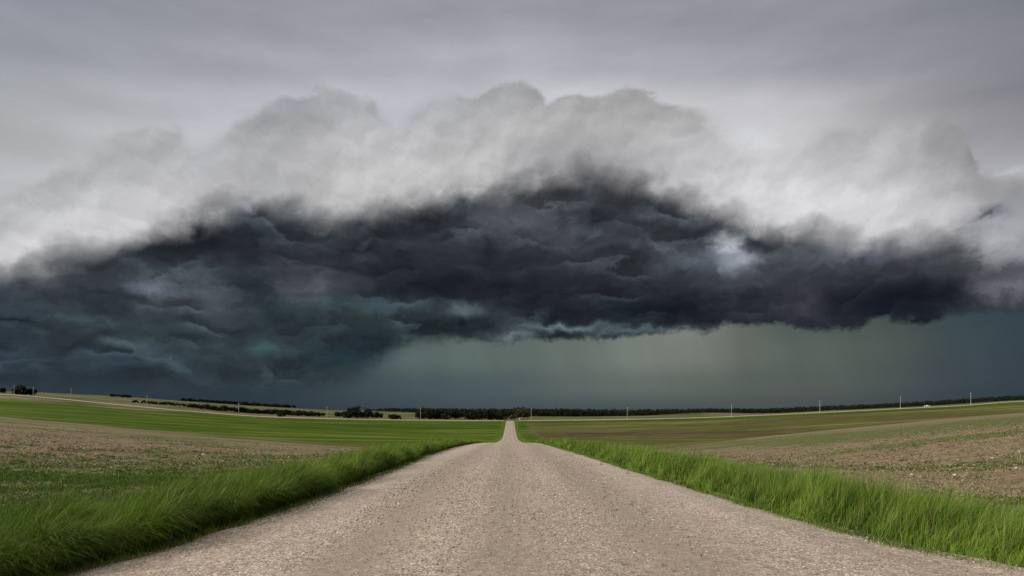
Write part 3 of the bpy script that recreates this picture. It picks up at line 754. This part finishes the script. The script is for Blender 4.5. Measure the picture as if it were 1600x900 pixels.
def soil_clod_mat():
    m, h = mat_new('soil_clod')
    c = h.ramp(h.attr('tone'), [(0, (.05, .034, .021, 1)), (.5, (.13, .095, .060, 1)), (.92, (.22, .17, .11, 1)), (1, (.42, .35, .26, 1))], 'LINEAR')
    finish(h, c, .95, spec=.1); return m
M_soil = soil_clod_mat()
field_cover()

# ------------------------------------------------------------------ individual stones and clods
def rock_mesh(seed, sx, sy, sz):
    import bmesh
    r = random.Random(seed); bm = bmesh.new(); bmesh.ops.create_icosphere(bm, subdivisions=2, radius=1)
    for v in bm.verts:
        d = v.co.normalized(); k = 1+.18*math.sin(3*d.x+seed)+.14*math.sin(4*d.y*1.3+seed*2)+r.uniform(-.09, .09)
        v.co = Vector((d.x*sx*k, d.y*sy*k, d.z*sz*k))
    me = bpy.data.meshes.new('stone'); bm.to_mesh(me); bm.free(); return me
def ground_at_pixel(px, py):
    best = None
    u = (px-CX)/F
    for Y in np.geomspace(4, 500, 2500):
        z = z1(u*Y, Y); p = HY-(z-EYE)/Y*F
        if p <= py: return u*Y, Y, z
    return u*500, 500, z1(u*500, 500)
STONES = [
 (297,756,.17,'flat white stone lying beside the tall grass of the left verge'),
 (318,710,.16,'white stone in the middle of the left brown field'),
 (90,711,.10,'small pale stone among green weeds in the left field'),
 (1425,741,.13,'pale round stone above the bare muddy patch in the right field'),
 (1491,742,.16,'widest flat white stone in the right field'),
 (1588,731,.14,'white stone in the right field nearest the right edge of the photo'),
 (1510,735,.10,'pale flat stone between two larger white ones in the right field'),
 (1392,729,.08,'small pale stone at the far left of the right field stones'),
 (1443,719,.09,'tiny white stone farther up the brown right field'),
 (1550,715,.10,'pale stone highest up the brown right field'),
]
for i, (px, py, sc, lab) in enumerate(STONES):
    x, y, z = ground_at_pixel(px, py+1)
    sc *= y/22*.40
    o = link_obj('stone', rock_mesh(i+3, sc, sc*.8, sc*.5), M_stone); o.location = (x, y, z+sc*.22); o.rotation_euler = (0, 0, i*1.3)
    tag(o, lab, 'stone', 'pale stones lying in the fields')
CLODS = [(485,839,.035,'dark brown clod alone on the gravel near the left verge'),(632,768,.04,'dark clod on the left shoulder of the road, farther off'),
 (906,712,.08,'dark clod on the right shoulder of the road far ahead'),(940,728,.06,'dark clod on the right shoulder, middle distance'),(982,743,.05,'dark clod on the right shoulder closest to the camera')]
for i, (px, py, sc, lab) in enumerate(CLODS):
    x, y, z = ground_at_pixel(px, py)
    o = link_obj('dirt_clod', rock_mesh(i+31, sc*1.3, sc, sc*.6), M_dark); o.location = (x, y, z+.04+sc*.3)
    tag(o, lab, 'clod', 'dark clods on the gravel road')

# ------------------------------------------------------------------ utility poles along the crossroad
def make_pole():
    r = empty('utility_pole', (0, 0, 0))
    b = MB(); b.ring([(0, 0, -.5), (0, 0, 3), (0.02, 0, 7), (0.03, 0, 12)], [.17, .155, .135, .11], 10); b.build('pole', M_pole, r)
    b = MB(); b.box((0, -.17, 11.2), (1.7, .10, .12), .015); b.build('crossarm', M_pole, r)
    for sx in (-1, 1):
        b = MB(); b.ring([(sx*.1, -.18, 10.6), (sx*.7, -.2, 11.14)], [.02, .02], 5); b.build('brace', M_pole, r)
    for x_ in (-.75, .0, .75):
        b = MB(); zz = 11.27 if x_ else 12.0
        yy_ = -.17 if x_ else 0
        b.ring([(x_, yy_, zz), (x_, yy_, zz+.08), (x_, yy_, zz+.1), (x_, yy_, zz+.2), (x_, yy_, zz+.24)], [.02, .02, .06, .05, .02], 8); b.build('insulator', M_ins, r)
    return r
def copy_tree(o, parent=None):
    c = o.copy(); COL.objects.link(c)
    if parent is not None: c.parent = parent
    for ch in [k for k in bpy.data.objects if k.parent == o]: copy_tree(ch, c)
    return c
POLES = [(22,631,'utility pole nearest the left edge of the photo, left of the dark tree clump'),
 (52,632,'utility pole at the right end of the dark tree clump on the far left'),
 (111,632,'utility pole standing clear against the sky just right of the far left tree clump'),
 (230,643,'utility pole beside the thin dark hedge on the left slope'),
 (373,648,'utility pole in front of the long dark hedge on the left'),
 (511,655,'utility pole between the long hedge and the tall bushy clump'),
 (657,655,'utility pole at the left end of the woodland left of the gravel road'),
 (830,657,'utility pole just right of where the gravel road meets the crossroad'),
 (980,657,'utility pole left of the pale hill right of the gravel road'),
 (1143,655,'utility pole at the right foot of the pale hill'),
 (1281,648,'utility pole first to the right of the pale hill with woods behind its top'),
 (1407,638,'utility pole left of the white truck on the far right'),
 (1517,632,'utility pole nearest the right edge of the photo')]
pole0 = make_pole()
for i, (px, py, lab) in enumerate(POLES):
    o = pole0 if i == 0 else copy_tree(pole0)
    Yp = 588-6*(i in (2, 8)); x, y, z = at(px, Yp)
    o.location = (x, y, z); o.rotation_euler = (R(random.uniform(-.6, .6)), R(random.uniform(-.6, .6)), 0)
    hpx = {1: .75, 0: .8}.get(i, 1.0); o.scale = (1, 1, hpx)
    tag(o, 'pale '+lab, 'utility pole', 'utility poles along the crossroad')

# ------------------------------------------------------------------ trees
def crown_arrays(seed, h, w, nlobes, nf, fs, low=.12):
    r = np.random.default_rng(seed)
    lob = []
    for k in range(nlobes):
        a = r.random()*6.283; zz = low+(1-low)*r.random()**.8
        rad = w*.5*(1-.55*abs(zz-.45))*r.random()**.5*.75
        lob.append((math.cos(a)*rad, math.sin(a)*rad, h*(.12+zz*.74), w*(.16+.15*r.random())))
    lob = np.array(lob)
    i = r.integers(0, nlobes, nf); d = r.normal(size=(nf, 3)); d /= np.linalg.norm(d, axis=1)[:, None]
    c = lob[i, :3]+d*lob[i, 3:4]*(r.random((nf, 1))**.35)*np.array([1, 1, .85])
    a = r.normal(size=(nf, 3)); a /= np.linalg.norm(a, axis=1)[:, None]; b = np.cross(a, r.normal(size=(nf, 3))); b /= np.linalg.norm(b, axis=1)[:, None]
    s = fs*(.5+r.random((nf, 1)))
    V = np.stack([c+a*s, c-a*s*.5+b*s*.8, c-a*s*.5-b*s*.8], 1)
    V[..., 2] = np.maximum(V[..., 2], .05)
    return V, np.repeat(np.clip(r.random(nf)*.6+.35*(i/nlobes), 0, .85), 3)
def make_tree(name, seed, h, w, mat, bush=False):
    root = empty(name, (0, 0, 0))
    V, t = crown_arrays(seed, h, w, 9 if bush else 16, 420 if bush else 900, w*.075, low=.0 if bush else .12)
    me = np_mesh('crown', V.reshape(-1, 3), np.arange(len(V)*3), np.full(len(V), 3)); fattr(me, 'tone', t)
    link_obj('crown', me, mat, root)
    b = MB(); rr = random.Random(seed)
    b.ring([(0, 0, -.4), (.05, 0, h*.25), (rr.uniform(-.2, .2), 0, h*.5), (rr.uniform(-.4, .4), .1, h*.8)], [w*.035, w*.028, w*.018, w*.006], 7)
    for k in range(4):
        a = k*1.57+rr.uniform(-.4, .4); z0 = h*(.2+.1*k)
        b.ring([(0, 0, z0), (math.cos(a)*w*.16, math.sin(a)*w*.16, z0+h*.12), (math.cos(a)*w*.3, math.sin(a)*w*.3, z0+h*.25)], [w*.015, w*.010, w*.004], 5)
    b.build('trunk', M_bark, root)
    return root
protos = [make_tree('broadleaf_tree', 41, 9, 8, M_leaf), make_tree('broadleaf_tree', 42, 10, 7, M_leaf), make_tree('broadleaf_tree', 43, 8, 9, M_leaf),
          make_tree('pale_tree', 44, 9, 7, M_leaf2), make_tree('bush', 45, 3.4, 5.0, M_leaf, True), make_tree('bush', 46, 3.0, 5.5, M_leaf, True)]
used = [False]*len(protos)
rt = random.Random(5)
def put_tree(kind, px, Y, hpx, label, group, wide=1.0, cat='tree'):
    """hpx = height in photo pixels at that distance"""
    o = copy_tree(protos[kind]) if used[kind] else protos[kind]; used[kind] = True
    base_h = (9, 10, 8, 9, 3.4, 3.0)[kind]
    x, y, z = at(px, Y); s = hpx*1.18*Y/F/base_h
    o.location = (x, y, z-.1); o.rotation_euler = (0, 0, rt.uniform(0, 6.28)); o.scale = (s*wide, s*wide, s)
    tag(o, label, cat, group); return o
def row_trees(x0, x1, n, Y, h0, h1, label, group, kinds=(0, 1, 2), wide=1.3, dY=18):
    for k in range(n):
        t = (k+.5)/n
        put_tree(rt.choice(kinds), x0+(x1-x0)*t+rt.uniform(-.3, .3)*(x1-x0)/n, Y+rt.uniform(-dY, dY), rt.uniform(h0, h1), label, group, wide*rt.uniform(.85, 1.2), 'bush' if kinds[0] in (4, 5) else 'tree')
row_trees(26, 56, 8, 640, 8, 12, 'dark tree in the clump behind the crossroad at the far left', 'trees of the far left clump', wide=1.1, dY=8)
row_trees(-6, 8, 3, 640, 5, 8, 'dark tree cut by the left edge of the photo behind the crossroad', 'trees at the left edge', wide=1.1, dY=8)
row_trees(172, 205, 6, 1150, 3.2, 4.4, 'tiny dark tree on the skyline of the left hill', 'skyline trees of the left hill', wide=1.7)
row_trees(206, 296, 22, 830, 2.6, 4.2, 'small dark shrub in the thin hedge crossing the left slope', 'shrubs of the thin left hedge', kinds=(4, 5), wide=1.0, dY=6)
row_trees(294, 312, 5, 800, 4, 5.5, 'dark bush in the gap left of the long hedge', 'bushes left of the long hedge', kinds=(4, 5), wide=.8, dY=6)
row_trees(314, 505, 54, 760, 4.5, 7.5, 'dark tree in the long hedge crossing the left hillside', 'trees of the long left hedge', wide=1.8, dY=22)
row_trees(285, 460, 38, 1420, 3.2, 5.2, 'dark tree of the wood on the left skyline', 'trees of the left skyline wood', wide=2.3, dY=30)
row_trees(436, 444, 2, 640, 5, 6, 'low dark bush on the crossroad bank below the long hedge', 'bushes on the crossroad bank', kinds=(4, 5), wide=.8, dY=4)
row_trees(535, 580, 10, 665, 8, 12, 'dark low tree of the bushy clump left of the road', 'low trees of the bushy clump', wide=1.2, dY=10)
put_tree(1, 556, 670, 16.5, 'tallest dark tree rising from the bushy clump left of the road', None, 1.2)
put_tree(0, 548, 675, 14, 'second tallest dark tree of the bushy clump, on its left side', None, 1.2)
put_tree(2, 575, 740, 12, 'round dark tree standing apart right of the tallest clump tree', None, 1.0)
row_trees(583, 597, 4, 740, 6, 8, 'small dark tree trailing right of the bushy clump', 'small trees right of the bushy clump', wide=1.0, dY=8)
row_trees(609, 626, 4, 640, 5, 7, 'low dark bush between the bushy clump and the road-side wood', 'low bushes left of the wood', kinds=(4, 5), wide=.8, dY=5)
row_trees(525, 530, 2, 800, 5, 6, 'lone small dark bush in the pale field', 'bushes in the pale field', kinds=(4, 5), wide=.7, dY=5)
row_trees(652, 792, 30, 668, 9, 13.5, 'dark tree in the wood behind the crossroad, left of the gravel road', 'trees of the wood left of the road end', wide=1.25, dY=26)
row_trees(786, 806, 5, 640, 4.5, 7.5, 'paler green bush straight ahead at the end of the gravel road', 'pale bushes at the road end', kinds=(3,), wide=1.2, dY=5)
row_trees(806, 826, 6, 650, 11, 15.5, 'tall olive tree just right of the end of the gravel road', 'olive trees right of the road end', kinds=(3,), wide=.9, dY=8)
row_trees(700, 706, 1, 640, 6, 6.5, 'small pale bush in front of the wood left of the gravel road', None, kinds=(3,), wide=1)
for k, p in enumerate(protos):
    if not used[k]: raise RuntimeError('unused prototype')

# far woods: one continuous mass on the horizon
def far_wood(name, x0, x1, Yf, hf, n, label, seed, depth=160):
    r = np.random.default_rng(seed); Vs = []; Ts = []
    for k in range(n):
        px = x0+(x1-x0)*r.random(); Y = Yf(px)+r.random()*depth
        h_m = hf(px)*Y/F*(.72+.42*r.random())
        V, t = crown_arrays(seed*1000+k, h_m, h_m*.95, 6, 60, h_m*.10, low=.0)
        x = (px-CX)/F*Y; z = z1(x, Y)
        Vs.append(V+np.array([x, Y, z-.6])); Ts.append(t)
    V = np.concatenate(Vs); me = np_mesh(name, V.reshape(-1, 3), np.arange(len(V)*3), np.full(len(V), 3)); fattr(me, 'tone', np.concatenate(Ts))
    tag(link_obj(name, me, M_leaf), label, 'woodland', kind='stuff')
ip = lambda xs, vs: (lambda x: float(np.interp(x, xs, vs)))
far_wood('far_woodland', 575, 800, lambda x: 1500, ip([575, 600, 700, 800], [3, 6, 8, 9]), 500, 'dark woodland along the horizon left of the gravel road', 3)
far_wood('far_woodland', 800, 1620, ip([800, 1050, 1200, 1620], [1150, 1180, 1150, 1100]), ip([800, 900, 1000, 1100, 1200, 1400, 1500, 1620], [12, 11.5, 10, 8, 8, 7, 7.5, 7]), 2300, 'long dark woodland along the horizon right of the gravel road', 4)

# ------------------------------------------------------------------ truck and sign by the crossroad
def truck():
    x, y, z = at(1449, 600); r = empty('pickup_truck', (x, y, z+.43), R(2)); r.rotation_euler[2] = 0
    tag(r, 'tiny white pickup truck parked on the crossroad at the far right', 'truck')
    b = MB(); b.box((0, 0, .75), (5.2, 1.9, .55), .08); b.build('body', M_white, r)
    b = MB(); b.box((.35, 0, 1.35), (2.0, 1.7, .65), .18); b.build('cab', M_white, r)
    b = MB(); b.box((.35, -.86, 1.38), (1.5, .04, .38)); b.build('window', M_glass, r)
    for sx in (-1.6, 1.65):
        for sy in (-.86, .86):
            b = MB(); b.ring([(sx, sy-.12, .38), (sx, sy+.12, .38)], [.38, .38], 14); b.build('wheel', M_tyre, r)
truck()
def sign():
    x, y, z = at(812, 607); r = empty('road_sign', (x, y, z)); tag(r, 'small pale road sign facing the end of the gravel road', 'road sign')
    b = MB(); b.ring([(0, 0, -.3), (0, 0, 2.1)], [.05, .05], 6); b.build('post', M_pole, r)
    b = MB(); b.box((0, -.08, 1.7), (1.1, .03, 1.1), .01); b.build('sign_panel', M_white, r)
sign()
